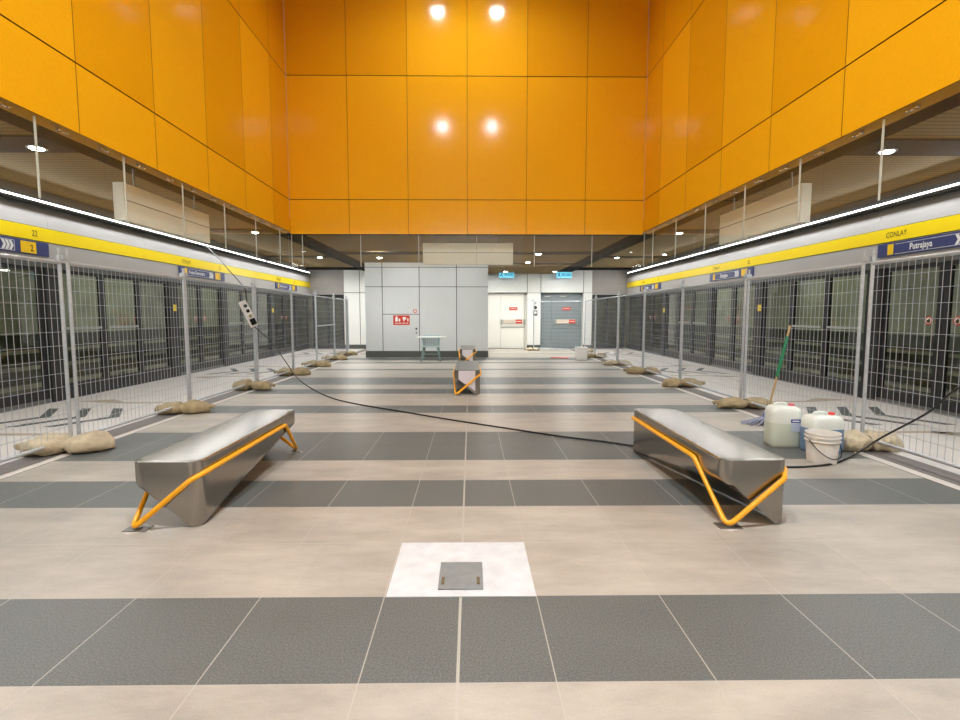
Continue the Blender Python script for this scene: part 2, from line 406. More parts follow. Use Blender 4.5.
for s in (-1, 1):
    y = YW+.02
    for i in range(9):
        L_ = .52 if i == 0 else 1.14
        lab = 'clear glass barrier pane %s, %s from the end wall' % (SIDE[s], ORD[i])
        if s < 0: barrier(0, L_, (XC-HW-.03, y-L_, 0), PI/2, lab, 'glass panes under the orange side walls')
        else: barrier(0, L_, (XC+HW+.03, y, 0), -PI/2, lab, 'glass panes under the orange side walls')
        y -= L_
# pale hanging boxes just behind the glass
def box_panel(loc, rz, w, z0, z1, label):
    t = thing('ceiling_box', label, 'hanging box', loc, rz)
    p = MB(); p.rbox(-w/2, w/2, 0, .12, z0, z1, .006); p.build('casing', 'bulkhead', t)
    q = MB(); q.box(-w/2+.01, w/2-.01, -.002, .001, z0+(z1-z0)*.54, z0+(z1-z0)*.56); q.build('seam', 'panel_groove', t)
    h = MB()
    for x in (-w*.35, w*.35): h.tube([(x, .06, z1-.01), (x, .06, 3.05 if w < 1.93 else 3.26)], .012, 8)
    h.build('hanger', 'alu', t)
box_panel((0, YW+.42, 0), 0, 1.92, 2.445, 2.895, 'white rectangular box hanging behind the glass under the orange end wall')
box_panel((-3.86, 5.2, 0), PI/2, 1.94, 2.435, 2.86, 'beige rectangular box hanging behind the glass on the power strip side')
box_panel((3.86, 5.25, 0), -PI/2, 1.97, 2.435, 2.88, 'beige rectangular box hanging behind the glass on the mop side')

# ------------------------------------------------------------------ white core block
CY = 15.1
c = MB()
xs = [-3.34, -2.79, -1.6, -.4, .62]
c.box(-3.34, .62, CY+.012, 17.9, 0, 3.13, 1)
for i in range(4):
    zs = [.2, 2.28, 2.9, 3.13] if i != 1 else [.2, 1.4, 2.28, 2.9, 3.13]
    for j in range(len(zs)-1):
        c.box(xs[i]+.012*(i > 0), xs[i+1]-.012*(i < 3), CY, CY+.02, zs[j]+.01, zs[j+1]-.01*(j < len(zs)-2), 0)
c.box(-3.35, .63, CY-.01, CY+.03, 0, .2, 2)
struct(c.build('wall_core', ['core_panel', 'panel_groove', 'skirting']), 'pale panelled service block with dark skirting')
# fire cabinet sign on it
t = thing('fire_sign', 'red sign with white pictograms on the pale service block', 'sign', (-2.18, CY-.004, 1.21))
p = MB(); p.rbox(-.265, .265, -.012, 0, -.155, .155, .004); p.build('sign_board', 'red_sign', t)
q = MB()
q.poly([(-.2, -.04), (-.12, -.04), (-.12, .1), (-.15, .13), (-.19, .1)], -.015); q.poly([(-.09, -.04), (-.04, -.04), (-.04, .05), (-.09, .05)], -.015)
q.poly([(.04, .02), (.15, .02), (.15, .1), (.04, .1)], -.015); q.poly([(.06, -.03), (.1, -.03), (.1, .02), (.06, .02)], -.015); q.poly([(.19, -.04), (.225, -.04), (.225, .06), (.19, .06)], -.015)
for x0, x1 in ((-.21, -.12), (-.1, .0), (.03, .12), (.14, .22)): q.poly([(x0, -.105), (x1, -.105), (x1, -.085), (x0, -.085)], -.015)
q.build('pictograms', 'white', t)
t = thing('call_point', 'small red square ring fixture above the red sign on the pale block', 'call point', (-1.74, CY, 1.5))
p = MB(); p.box(-.05, .05, -.015, 0, -.05, .05); p.build('casing', 'red_sign', t); q = MB(); q.box(-.025, .025, -.018, -.012, -.025, .025); q.build('glass', 'white', t)
for z, lab in ((.93, 'upper small dark round lock beside the red sign'), (.80, 'lower small grey round lock beside the red sign')):
    q = MB(); q.disc(0, 0, -.016, .035); q.disc(0, 0, -.02, .015, mi=1)
    k = tag(q.build('panel_lock', ['skirting', 'panel_groove'] if z > .9 else ['bar_grey', 'skirting']), lab, 'lock', 'round locks on the service block'); k.location = (-1.7, CY, z)

# ------------------------------------------------------------------ end wall with two doors
w = MB()
def wallpatch(x0, x1, z0, z1, mi=0, y=YE, g=.012): w.box(x0+g, x1-g, y, y+.03, z0+g*(z0 > .3), z1-g, mi)
w.box(-5.1, 5.03, YE+.5, YE+.6, 0, 3.25, 1)
w.box(-5.1, -3.2, YE+.02, YE+.5, 0, 3.25, 1)
for x0, x1 in ((-5.1, -4.45), (-4.45, -3.2)): wallpatch(x0, x1, .17, 2.28); wallpatch(x0, x1, 2.28, 3.2)
w.box(-5.1, -3.2, YE-.01, YE+.02, 0, .17, 2)
w.box(.5, 5.03, YE+.02, YE+.3, 2.28, 3.2, 1)
for x0, x1 in ((.5, 2.37), (2.37, 2.92), (2.92, 4.67), (4.67, 5.03)): wallpatch(x0, x1, 2.28, 3.2)
for x0, x1 in ((2.37, 2.92), (4.67, 5.03)):
    w.box(x0, x1, YE+.02, YE+.5, 0, 2.28, 0); wallpatch(x0, x1, .15, 2.28); w.box(x0, x1, YE-.01, YE+.02, 0, .15, 2)
struct(w.build('wall_end', ['white_panel', 'panel_groove', 'skirting']), 'white panelled end wall with two doors')
def door(name, x0, x1, leafx, m, lab, label_sign):
    h = 2.28
    fr = MB(); y = YE+.2
    fr.box(x0, x0+.07, y, y+.1, 0, h); fr.box(x1-.07, x1, y, y+.1, 0, h); fr.box(x0, x1, y, y+.1, h-.09, h)
    root = struct(fr.build(name, m), lab); root['category'] = 'door'
    for a, b in ((x0+.075, leafx-.004), (leafx+.004, x1-.075)):
        q = MB(); q.rbox(a, b, y+.02, y+.07, .01, h-.095, .004); q.build('door_leaf', m, root)
    cx = (leafx+x1-.07)/2+.02
    q = MB(); q.box(cx-.5, cx+.47, y-.005, y+.02, .93, 1.24); q.build('push_bar_plate', m, root)
    q = MB(); q.rbox(cx-.42, cx+.37, y-.05, y-.005, 1.02, 1.2, .012); b = q.build('push_bar', 'bar_pale', root)
    q = MB(); q.box(cx+.1, cx+.36, y-.053, y-.049, 1.03, 1.19); q.build('red_label', 'red_sign', b)
    q = MB(); q.box(cx+.13, cx+.33, y-.055, y-.052, 1.1, 1.13); q.build('label_stripe', 'white', b)
    for u in (-.5, .42):
        q = MB(); q.rbox(cx+u, cx+u+.05, y-.06, y, .98, 1.2, .006); q.build('bar_end', 'bar_grey', root)
    q = MB(); q.box(cx-.5, cx+.47, y-.008, y, .86, .89); q.build('kick_rail', 'bar_grey', root)
    q = MB(); q.box(cx-.17, cx+.17, y-.004, y+.021, 1.58, 1.7); q.build('door_sign', 'red_sign', root)
    q = MB(); q.box(cx-.13, cx+.13, y-.006, y-.003, 1.63, 1.66); q.build('sign_stripe', 'bar_pale', root)
    return root
door('door_1', .6, 2.37, 1.3, 'door_white', 'white double door with push bar in the end wall', '')
door('door_2', 2.92, 4.67, 3.4, 'door_grey', 'grey double door with push bar in the end wall', '')
# door closers on grey door
for x, l in ((3.2, 'short grey ceiling lamp over the narrow leaf of the grey door'), (3.85, 'short grey ceiling lamp over the wide leaf of the grey door')):
    q = MB(); q.rbox(-.13, .13, -.03, .03, -.03, .03, .01)
    k = tag(q.build('door_closer', 'bar_grey'), l.replace('ceiling lamp', 'closer bar'), 'door closer', 'closers on the grey door'); k.location = (x, YE+.16, 2.14)
# switches between the doors
for z, h, l, m in ((1.86, .05, 'small grey round button on the white pillar between the doors, topmost', 'bar_grey'), (1.68, .07, 'small black round reader on the white pillar between the doors', 'black'), (1.46, .09, 'small dark framed box on the white pillar between the doors', 'skirting')):
    q = MB()
    if z > 1.5: q.disc(0, 0, -.02, h); q.disc(0, 0, -.019, h, h*.8)
    else: q.box(-h, h, -.03, 0, -h*1.2, h*1.2); q.box(-h*.6, h*.6, -.034, -.028, -h*.3, h*.7, 1)
    k = tag(q.build('wall_switch', [m, 'white_panel']), l, 'switch'); k.location = (2.7, YE-.004, z)
q = MB(); q.rbox(-.05, .05, -.06, 0, -.25, .15, .01)
k = tag(q.build('wall_reader', 'skirting'), 'slim dark box mounted on the white wall beside the pale block', 'wall box'); k.location = (-4.1, YE, 1.65)
# exit signs
def exit_sign(x, z, label):
    t = thing('exit_sign', label, 'exit sign', (x, YE-.5, z), 0, 'lit exit signs')
    p = MB(); p.rbox(-.3, .3, -.03, .03, -.13, .13, .006); p.build('light_box', 'exit_cyan', t)
    text('lettering', 'KELUAR', .145, 'exit_ink', t, -.1, -.034, -.05, .68)
    q = MB(); q.disc(-.19, .07, -.034, .018, n=10); q.poly([(-.22, .045), (-.17, .045), (-.18, -.02), (-.14, -.08), (-.16, -.09), (-.2, -.03), (-.25, -.08), (-.27, -.07), (-.22, 0)], -.035)
    q.build('running_figure', 'exit_ink', t)
    h = MB(); h.tube([(-.2, 0, .12), (-.2, 0, 3.05-z)], .008, 6); h.tube([(.2, 0, .12), (.2, 0, 3.05-z)], .008, 6); h.build('hanger', 'alu', t)
exit_sign(1.48, 2.98, 'lit blue exit sign hanging above the white door'); exit_sign(3.77, 2.97, 'lit blue exit sign hanging above the grey door')

# ------------------------------------------------------------------ grey bulkheads and end screens beside the tracks
gb = MB()
for s, x0, x1 in ((-1, -6.6, -5.1), (1, 5.03, 6.6)):
    for k in range(3): gb.box(x0, x1, YE, YE+.3, 2.2+.35*k+.004*(k > 0), 2.2+.35*(k+1))
struct(gb.build('wall_bulkhead', 'grey_block'))
for s, x0, x1, lb in ((-1, -6.4, -5.1, 'dark glass end screen beside the track on the power strip side'), (1, 5.03, 6.4, 'dark glass end screen beside the track on the mop side')):
    t = thing('end_screen', lb, 'glass screen', (x0, YE+.1, 0)); W = x1-x0
    fr = MB(); fr.box(0, W, 0, .08, 0, .15); fr.box(0, W, 0, .08, 2.08, 2.2)
    for u in (0, W*.45, W-.08): fr.box(u, u+.08, 0, .08, .15, 2.08)
    fr.build('frame', 'psd_frame', t)
    for a, b in ((.08, W*.45), (W*.45+.08, W-.08)):
        q = MB(); q.box(a, b, .03, .045, .15, 2.08); q.build('pane', 'psd_glass', t)

# ------------------------------------------------------------------ tunnel beyond the screens
tn = MB()
for s in (-1, 1):
    tn.quad((s*9.6, YB, 1.0), (s*9.6, YE+6, 1.0), (s*9.6, YE+6, 4), (s*9.6, YB, 4), 0)
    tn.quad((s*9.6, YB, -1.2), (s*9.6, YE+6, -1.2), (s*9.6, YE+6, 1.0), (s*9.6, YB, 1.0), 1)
    for z in (.95, .55, .2, -.2):
        a, b = sorted((s*9.35, s*9.6)); tn.box(a, b, YB, YE+6, z, z+.06, 0)
    a, b = sorted((s*6.6, s*10)); tn.box(a, b, YB, YE+6, -1.3, -1.2, 1)
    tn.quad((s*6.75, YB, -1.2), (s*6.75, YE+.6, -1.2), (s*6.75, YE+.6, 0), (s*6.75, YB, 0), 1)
    tn.quad((s*5, YE+6, -1.2), (s*10, YE+6, -1.2), (s*10, YE+6, 4), (s*5, YE+6, 4), 0)
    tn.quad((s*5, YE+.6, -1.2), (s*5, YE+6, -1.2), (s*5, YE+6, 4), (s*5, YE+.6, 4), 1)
struct(tn.build('wall_tunnel', ['tunnel', 'tunnel_low'], fix=False), 'dim concrete tunnel wall beyond the platform screens')

# ------------------------------------------------------------------ platform screen doors
CEN = [-.45, 5.3, 11.05, 16.8]
Y0 = -3.4
def sidebase(s, y):  # root so that local x runs left-to-right as seen from the platform
    return ((s*XP, y, 0), PI/2 if s < 0 else -PI/2)
def L2(s, y0, y1):   # local x extents for a root placed at y0 (left) or y1 (right)
    return y1-y0
for s in (-1, 1):
    # header over the whole length
    L_ = YE-Y0
    loc, rz = sidebase(s, Y0 if s < 0 else YE)
    t = thing('screen_door_header', 'long grey header with yellow band over the screen doors %s' % SIDE[s], 'door header', loc, rz)
    loc_x = (lambda y: y-Y0) if s < 0 else (lambda y: YE-y)
    p = MB()
    jn = sorted([0, L_]+[loc_x(6.4+2.4*k) for k in range(-4, 6) if Y0 < 6.4+2.4*k < YE])
    for a, b in zip(jn[:-1], jn[1:]):
        a += .002; b -= .002
        prof = [(0, 2.69), (.0, 2.8), (.02, 2.9), (.06, 2.98), (.12, 3.03), (.3, 3.03), (.3, 2.69)]
        n_ = len(prof)
        p.add([(a, y, z) for y, z in prof]+[(b, y, z) for y, z in prof], [list(range(n_)), list(range(n_, 2*n_))[::-1]]+[[k, (k+1) % n_, n_+(k+1) % n_, n_+k] for k in range(n_)])
    p.build('upper_fascia', 'header', t, 25)
    p = MB(); p.box(0, L_, .002, .3, 2.23, 2.475); p.box(0, L_, -.012, .3, 2.2, 2.23, 1); p.box(0, L_, .05, .3, 2.1, 2.2, 2); p.build('lower_fascia', ['header_low', 'header', 'alu'], t)
    p = MB(); p.box(0, L_, -.006, .3, 2.482, 2.684, 0); p.box(0, L_, -.003, .3, 2.475, 2.482, 1); p.box(0, L_, -.003, .3, 2.684, 2.69, 1); p.build('yellow_band', ['yellow', 'ink'], t)
    p = MB(); p.box(0, L_, -.03, .3, 3.03, 3.055, 0); p.box(0, L_, .05, .3, 3.055, 3.26, 0); p.build('light_rail', 'alu', t)
    p = MB(); gap = loc_x(15.0)
    p.rbox(.12, gap-.1, -.04, -.016, 3.064, 3.088, .005); p.rbox(gap+.1, L_-.12, -.04, -.016, 3.064, 3.088, .005)
    p.build('light_tube', 'led', t)
    # lettering on the band
    for k, cy in enumerate(CEN[1:]):
        x0 = loc_x(cy)-1.07
        text('lettering', 'CONLAY', .115, 'ink', t, x0+.13, -.009, 2.545, .82)
        text('lettering', '22', .125, 'ink', t, x0+1.86, -.009, 2.54, .85)
        # direction sign below
        sg = thing('direction_sign', 'navy direction sign%s with yellow squares, %s along the header %s' % (' reading Putrajaya' if s > 0 else '', ORD[k], SIDE[s]), 'sign', (0, 0, 0), rz, 'navy direction signs on the door headers')
        sg.location = (s*(XP-.012), cy+(1.07 if s > 0 else -1.07), 2.36)
        q = MB(); q.rbox(0, 2.14, -.012, .008, -.105, .1, .003); q.build('sign_board', 'navy', sg)
        q = MB(); q.poly([(.2, -.08), (.31, -.08), (.31, .078), (.2, .078)], -.015); q.build('yellow_square', 'sign_yellow', sg)
        q = MB(); q.poly([(1.63, -.085), (1.9, -.085), (1.9, .082), (1.63, .082)], -.015); sq = q.build('yellow_square', 'sign_yellow', sg)
        text('platform_number', '2' if s < 0 else '1', .13, 'ink', sq, 1.79, -.017, -.05)
        q = MB()
        for z0, z1 in ((.066, .072), (-.08, -.074)): q.poly([(.34, z0), (1.53, z0), (1.53, z1), (.34, z1)], -.015)
        q.poly([(1.524, -.08), (1.53, -.08), (1.53, .072), (1.524, .072)], -.015)
        q.build('outline', 'white', sg)
        q = MB()
        for a in (1.335, 1.395, 1.455): q.poly([(a-.02, .062), (a+.025, .062), (a+.06, -.004), (a+.025, -.07), (a-.02, -.07), (a+.017, -.004)], -.015)
        q.build('arrows', 'white', sg)
        if s > 0: text('lettering', 'Putrajaya', .125, 'white', sg, .6, -.015, -.04, .82, bold=.003)
        else: text('lettering', 'Kwasa Damansara', .11, 'white', sg, .38, -.015, -.035, .88, bold=.002)
    # screens: door pairs and fixed panels
    GX = XP+.1
    def frame_pane(root, x0, x1, fw, y=0., lo=.2, hi=2.1, pane='pane'):
        fr = MB(); fr.box(x0, x0+fw[0], y, y+.05, lo, hi); fr.box(x1-fw[1], x1, y, y+.05, lo, hi); fr.box(x0+fw[0], x1-fw[1], y, y+.05, lo, lo+.05); fr.box(x0+fw[0], x1-fw[1], y, y+.05, hi-.06, hi)
        fo = fr.build('frame', 'psd_frame', root)
        q = MB(); q.box(x0+fw[0], x1-fw[1], y+.02, y+.032, lo+.05, hi-.06); q.build(pane, 'psd_glass', root)
        return fo
    fx = []
    for k, cy in enumerate(CEN):
        fx.append((cy+1.34, (CEN[k+1]-1.34) if k < 3 else YE-.02, k))
        if k == 0: continue
        lab = 'dark glass sliding door pair, %s from the camera end %s' % (ORD[k-1], SIDE[s])
        loc, rz = (s*GX, cy, 0), (PI/2 if s < 0 else -PI/2)
        t = thing('sliding_screen_door', lab, 'platform door', loc, rz, 'platform screen doors')
        pp = MB(); pp.box(-1.34, -1.06, -.04, .1, 0, 2.1); pp.build('door_post', 'psd_frame', t)
        pp = MB(); pp.box(1.06, 1.34, -.04, .1, 0, 2.1); pp.build('door_post', 'psd_frame', t)
        pp = MB(); pp.box(-1.06, 1.06, -.02, .1, 0, .06); pp.build('threshold', 'alu', t)
        for a, b in ((-1.06, -.003), (.003, 1.06)):
            fr = MB(); fr.box(a, a+.09, 0, .05, .06, 2.1); fr.box(b-.09, b, 0, .05, .06, 2.1); fr.box(a+.09, b-.09, 0, .05, .06, .2); fr.box(a+.09, b-.09, 0, .05, 2.04, 2.1)
            lf = fr.build('door_leaf', 'psd_frame', t)
            q = MB(); q.box(a+.09, b-.09, .02, .032, .2, 2.04); q.build('pane', 'psd_glass', lf)
            c_ = -.22 if a < -.5 else .22
            q = MB(); q.disc(c_, 1.29, .014, .062, mi=0); q.disc(c_, 1.29, .012, .062, .045, mi=1); q.poly([(c_-.03, 1.265), (c_+.015, 1.25), (c_+.03, 1.29), (c_+.01, 1.325), (c_-.012, 1.30), (c_-.034, 1.30)], .011, 2)
            q.build('warning_sticker', ['white', 'red_sign', 'ink'], lf)
        q = MB(); u_ = -1.19 if s < 0 else 1.26; q.rbox(u_-.06, u_+.06, -.055, -.04, 1.46, 1.6, .004); q.build('yellow_sticker', 'yellow', t)
    for y0, y1, k in fx:
        nn = 3 if k < 3 else 1
        for i in range(nn):
            a = y0+(y1-y0)*i/nn; b = y0+(y1-y0)*(i+1)/nn
            lab = 'fixed glass panel, %s past the %s sliding door %s' % (ORD[i], ORD[k-1], SIDE[s]) if k else 'fixed glass panel, %s before the first sliding door %s' % (ORD[2-i], SIDE[s])
            t = thing('glass_screen_panel', lab, 'glass screen', (s*GX, (a+b)/2, 0), PI/2 if s < 0 else -PI/2, 'fixed glass screen panels')
            h = (b-a)/2
            frame_pane(t, -h, h, (.07, .07))
            q = MB(); q.box(-h, h, -.02, .1, 0, .2); q.build('plinth', 'psd_frame', t)
            if i < 2 and nn == 3:
                q = MB(); q.rbox(-h+.1, h-.1, -.035, -.012, 1.13, 1.17, .006); q.build('push_bar', 'bar_grey', t)
# plain wall further behind the camera
for s, nm in ((-1, 'wall_rear_left'), (1, 'wall_rear_right')):
    q = MB(); a, b = sorted((s*XP, s*(XP+.3))); q.box(a, b, YB, .88, 0, 2.09); q.box(a, b, YB, Y0, 2.09, 3.27); struct(q.build(nm, 'grey_block'))

# ------------------------------------------------------------------ floor markings in front of the doors
for s in (-1, 1):
    for k, cy in enumerate(CEN[1:]):
        for j, xa in enumerate((5.68, 5.21, 4.75)):
            m = MB()
            yc = cy-.14; w_ = .07; arm = .64
            tip = (s*(xa), yc); 
            dx = .38
            for sg in (-1, 1):
                m.flat([(s*(xa-w_), yc), (s*(xa+w_), yc), (s*(xa+dx+w_), yc+sg*arm), (s*(xa+dx-w_), yc+sg*arm)], 0, 0, .002)
            k_ = tag(m.build('floor_arrow', 'floor_dark_mark'), 'dark floor chevron, %s from the doors at %s sliding door %s' % (ORD[j], ORD[k], SIDE[s]), 'floor marking', 'dark chevrons before the platform doors')
        for yy, sg in ((cy-1.18, -1), (cy+1.0, 1)):
            m = MB(); m.flat([(s*4.6, yy-.05), (s*5.4, yy-.05), (s*5.4, yy+.05), (s*4.6, yy+.05)], 0, 0, .002)
            m.flat([(s*5.4, yy-.05), (s*6.15, yy+sg*.14), (s*5.75, yy+sg*.34), (s*5.4, yy+.05)], 0, 0, .002)
            tag(m.build('floor_line', 'floor_brown_mark'), 'brown floor guide line on the %s edge of %s sliding door %s' % ('near' if sg < 0 else 'far', ORD[k], SIDE[s]), 'floor marking', 'brown guide lines before the platform doors')

# ------------------------------------------------------------------ benches
def make_bench():
    t = thing('bench', '', 'bench')
    hw, hl, H, band = .222, .94, .43, .30
    r = .05
    def section(tt, ins):
        pts = [(-hw, H), (hw, H), (hw, band*tt+.004), (hw-2*hw*tt, .004), (-hw, band*(1-tt)+.004)]
        # drop near-coincident points
        rad = [.016, .016, r*1.3, .014, r*1.3]
        out = []; n = len(pts)
        for i in range(n):
            b = Vector(pts[i]); a = Vector(pts[i-1]); c = Vector(pts[(i+1) % n])
            la, lc = (a-b).length, (c-b).length
            d = min(rad[i], la*.45, lc*.45)
            u = (a-b).normalized() if la > 1e-6 else Vector((0, 0)); v = (c-b).normalized() if lc > 1e-6 else Vector((0, 0))
            for k in range(7):
                q = k/6; w = (b+u*d)*(1-q)**2+b*2*q*(1-q)+(b+v*d)*q*q
                out.append((max(-hw+ins, min(hw-ins, w.x)), w.y))
        return out
    R = .08
    st = [(-hl+R*(1-math.cos(k/6*PI/2)), R*(1-math.sin(k/6*PI/2))) for k in range(7)]
    ys_ = st+[(y, 0) for y in [-.8+.1*i for i in range(17)]]+[(-y, i) for y, i in st[::-1]]
    mb = MB(); vs = []; fs = []; n = 35
    for y, ins in ys_:
        tt = min(1, max(0, (y+hl)/(2*hl))); tt = .012+.976*tt
        for x, z in section(tt, ins): vs.append((x, y, z))
    m = len(ys_)
    for i in range(m-1):
        for k in range(n): k2 = (k+1) % n; fs.append([i*n+k, i*n+k2, (i+1)*n+k2, (i+1)*n+k])
    fs.append(list(range(n))[::-1]); fs.append([(m-1)*n+k for k in range(n)])
    mb.add(vs, fs); mb.build('seat_body', 'steel', t, 30)
    A = (-.195, -.99, .008); B = (.172, -.968, .318); B2 = (.236, -.865, .352); C = (.241, .56, .352)
    D, E_, E2, F_ = [(-p_[0], -p_[1], p_[2]) for p_ in (A, B, B2, C)]
    q = MB(); q.tube(fillet([A, B, B2, C, D, E_, E2, F_], .045, True, 8), .017, 10, True); q.build('tube_frame', 'orange_tube', t, 60)
    for x, y in ((A[0]+.02, A[1]+.03), (D[0]-.02, D[1]-.03)):
        q = MB(); q.rbox(x-.075, x+.075, y-.05, y+.05, 0, .006, .002); q.lathe([(.03, .006), (.022, .014)], 14, (x, y, 0)); q.build('foot_plate', 'plate', t)
        g = MB(); g.flat([(x-.09, y-.04), (x-.02, y-.08), (x+.1, y-.03), (x+.04, y+.02)], 0, 0, .001); g.build('grout_smear', 'grout_dust', t)
    return t
b0 = make_bench(); b0['group'] = 'steel benches with orange tube frames'
b0.location = (-1.905, 2.385, 0); b0['label'] = 'large brushed steel bench with orange tube on the power strip side'
dup(b0, (1.895, 2.385, 0), 0, 'large brushed steel bench with orange tube beside the white containers')
b2 = dup(b0, (-.01, 7.97, 0), 0, 'steel bench with orange tube in the middle of the floor, nearer the patch')
b3 = dup(b0, (-.03, 13.45, 0), 0, 'steel bench with orange tube beside the plastic chair and pale block')

MT['pale_lilac'] = mat('pale_lilac', s2l(214, 212, 224), .4)  # pale lilac colour of the thin sheet on the far bench ends
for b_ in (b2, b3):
    q = MB(); q.poly([(-.145, .42), (.14, .42), (.14, .07), (-.145, .275)], -.9425, 0, .003); o = q.build('end_sheet', 'pale_lilac', b_); o['label'] = 'pale lilac sheet on the bench end'

# ------------------------------------------------------------------ temporary fence
def fence(p0, p1, label, bar=False, ga=.05, gb=.05):
    p0 = Vector((*p0, 0)); p1 = Vector((*p1, 0)); d = p1-p0; L_ = d.length
    t = thing('fence_panel', label, 'fence', p0, math.atan2(d.y, d.x), 'wire mesh fence panels')
    a, b = ga, L_-gb
    for x in (a, b):
        q = MB(); q.tube([(x, 0, .01), (x, 0, 1.91)], .0185, 10); q.tube([(x, 0, 1.91), (x, 0, 2.03)], .0115, 8); q.build('post', 'galv', t, True)
    for z in (.10, 1.885):
        q = MB(); q.tube([(a, 0, z), (b, 0, z)], .017, 8); q.build('rail', 'galv', t, True)
    q = MB(); nv = int(round((b-a)/.072)); R = .0016
    for i in range(1, nv):
        x = a+(b-a)*i/nv; q.box(x-R, x+R, -R, R, .10, 1.885)
    nh = 13
    for i in range(1, nh):
        z = .10+1.785*i/nh; q.box(a, b, -.0036-R, -.0004-R, z-.0021, z+.0021)
    q.build('wire_mesh', 'wire', t)
    c = MB(); c.box(-.05, .05, -.035, .035, 1.92, 1.965); c.build('coupler', 'galv', t)
    if bar:
        q = MB(); q.tube([(a, -.03, 1.08), (b, -.03, 1.08)], .02, 8); q.build('cross_bar', 'galv', t)
    return t
FL = [(-4.04, 1.3), (-4.04, 3.52), (-4.04, 5.73), (-4.04, 8.13), (-4.06, 10.25), (-4.1, 12.25), (-4.16, 14.35), (-4.2, 16.2)]
FR = [(4.13, 1.3), (4.13, 3.53), (4.13, 5.87), (4.13, 8.2), (4.13, 10.4), (4.13, 12.55), (4.1, 15.05), (4.25, 17.3)]
GAP = {-1: [.05, .055, .022, .05, .022, .022, .03, .03], 1: [.05, .065, .045, .022, .022, .045, .03, .03]}
for s, J in ((-1, FL), (1, FR)):
    for i in range(len(J)-1):
        fence(J[i], J[i+1], 'galvanised wire mesh fence panel, %s from the camera end %s' % (ORD[i], SIDE[s]), s < 0 and i == 5, GAP[s][i], GAP[s][i+1])
fence((2.46, 18.4), (4.2, 17.4), 'galvanised wire mesh fence panel standing across the grey door')
fence((-4.55, 17.9), (-4.25, 16.28), 'galvanised wire mesh fence panel turned towards the white wall')

def sandbag(x, y, lx, ly, h, rz, m, label, seed):
    rnd = random.Random(seed); t = thing('sandbag', label, 'sandbag', (x, y, 0), rz, 'sandbags on the fence feet')
    off = Vector((seed*3.7, seed*1.3, 0))
    mb = MB(); nu, nv = 56, 32; vs = []; fs = []
    sl = rnd.uniform(.82, 1.1); sr = rnd.uniform(.82, 1.1); skew = rnd.uniform(-.12, .12)
    for i in range(nu+1):
        u = -1+2*i/nu
        e = max(.16, (1-abs(u)**4)**.5)
        pinch = 1-.42*math.exp(-(u/.13)**2)
        k = sl if u < 0 else sr
        for j in range(nv):
            a = 2*PI*j/nv; ca, sa = math.cos(a), math.sin(a)
            Y_ = ly/2*e*(.35+.65*pinch)*k*math.copysign(abs(ca)**.75, ca)
            Z_ = h/2*(.25+.75*e)*pinch*k*math.copysign(abs(sa)**.8, sa)+h*.44*(.3+.7*e)
            p = Vector((lx/2*u, Y_+skew*u*lx*.5, Z_))
            nz = mnoise.noise(p*7+off)*.030+mnoise.noise(p*17+off)*.013+abs(mnoise.noise(Vector((p.x*9, p.y*22, p.z*22))+off))*-.018
            d = Vector((0, ca, sa)); p += d*nz; p.x += mnoise.noise(p*6-off)*.03
            p.z = max(.003, p.z); vs.append(p)
    for i in range(nu):
        for j in range(nv): j2 = (j+1) % nv; fs.append([i*nv+j, i*nv+j2, (i+1)*nv+j2, (i+1)*nv+j])
    fs.append(list(range(nv))[::-1]); fs.append([nu*nv+j for j in range(nv)])
    mb.add(vs, fs); mb.build('sack', m, t, 180)
    c = MB(); c.tube([(.012*math.sin(a), ly*.31*math.cos(a), max(.006, h*.40+h*.33*math.sin(a))) for a in [2*PI*k/14 for k in range(14)]], .006, 6, True); c.build('tie_cord', 'cord', t)
    e = MB(); sd = rnd.choice((-1, 1)); zz = h*.45
    e.tube([(sd*lx*.46, skew*sd*lx*.5, zz), (sd*(lx*.5+.02), skew*sd*lx*.5+.02, zz*1.1), (sd*(lx*.5+.06), skew*sd*lx*.5+.03, zz*.8)], [.04, .022, .036], 9); e.build('gathered_end', m, t, 180)
bags = [(-1, FL[1], .78, .40, .19, .22, 'sack'), (-1, FL[2], .68, .36, .18, .2, 'sack_brown'), (-1, FL[3], .72, .36, .19, .05, 'sack_brown'), (-1, FL[4], .72, .34, .18, .15, 'sack_brown'), (-1, FL[5], .72, .3, .17, .1, 'sack_brown'),
        (-1, FL[6], .7, .3, .17, .3, 'sack_brown'), (-1, FL[7], .65, .3, .16, .5, 'sack_brown'),
        (1, FR[1], .68, .36, .19, -.12, 'sack'), (1, FR[2], .80, .36, .18, -.1, 'sack_brown'), (1, FR[3], .74, .34, .18, -.15, 'sack_brown'), (1, FR[4], .78, .34, .18, -.1, 'sack_brown'), (1, FR[5], .78, .3, .17, 0, 'sack'),
        (1, FR[6], .72, .3, .17, -.1, 'sack_brown')]
cnt = {-1: 0, 1: 0}
for i, (s, j, lx, ly, h, rz, m) in enumerate(bags):
    sandbag(j[0]+(.06 if s < 0 else -.03), j[1]-.16-(.22 if i == 2 else .14 if i == 1 else 0), lx, ly, h, rz, m, '%s sandbag at the %s fence joint from the camera end %s' % ('beige' if m == 'sack' else 'brownish', ORD[cnt[s]], SIDE[s]), 20+i); cnt[s] += 1
sandbag(2.46, 18.35, .5, .28, .13, 0, 'sack', 'beige sandbag on the fence foot before the white pillar between the doors', 70)
sandbag(4.3, 17.35, .6, .3, .15, .3, 'sack_brown', 'brown sandbag on the fence corner by the grey door', 71)

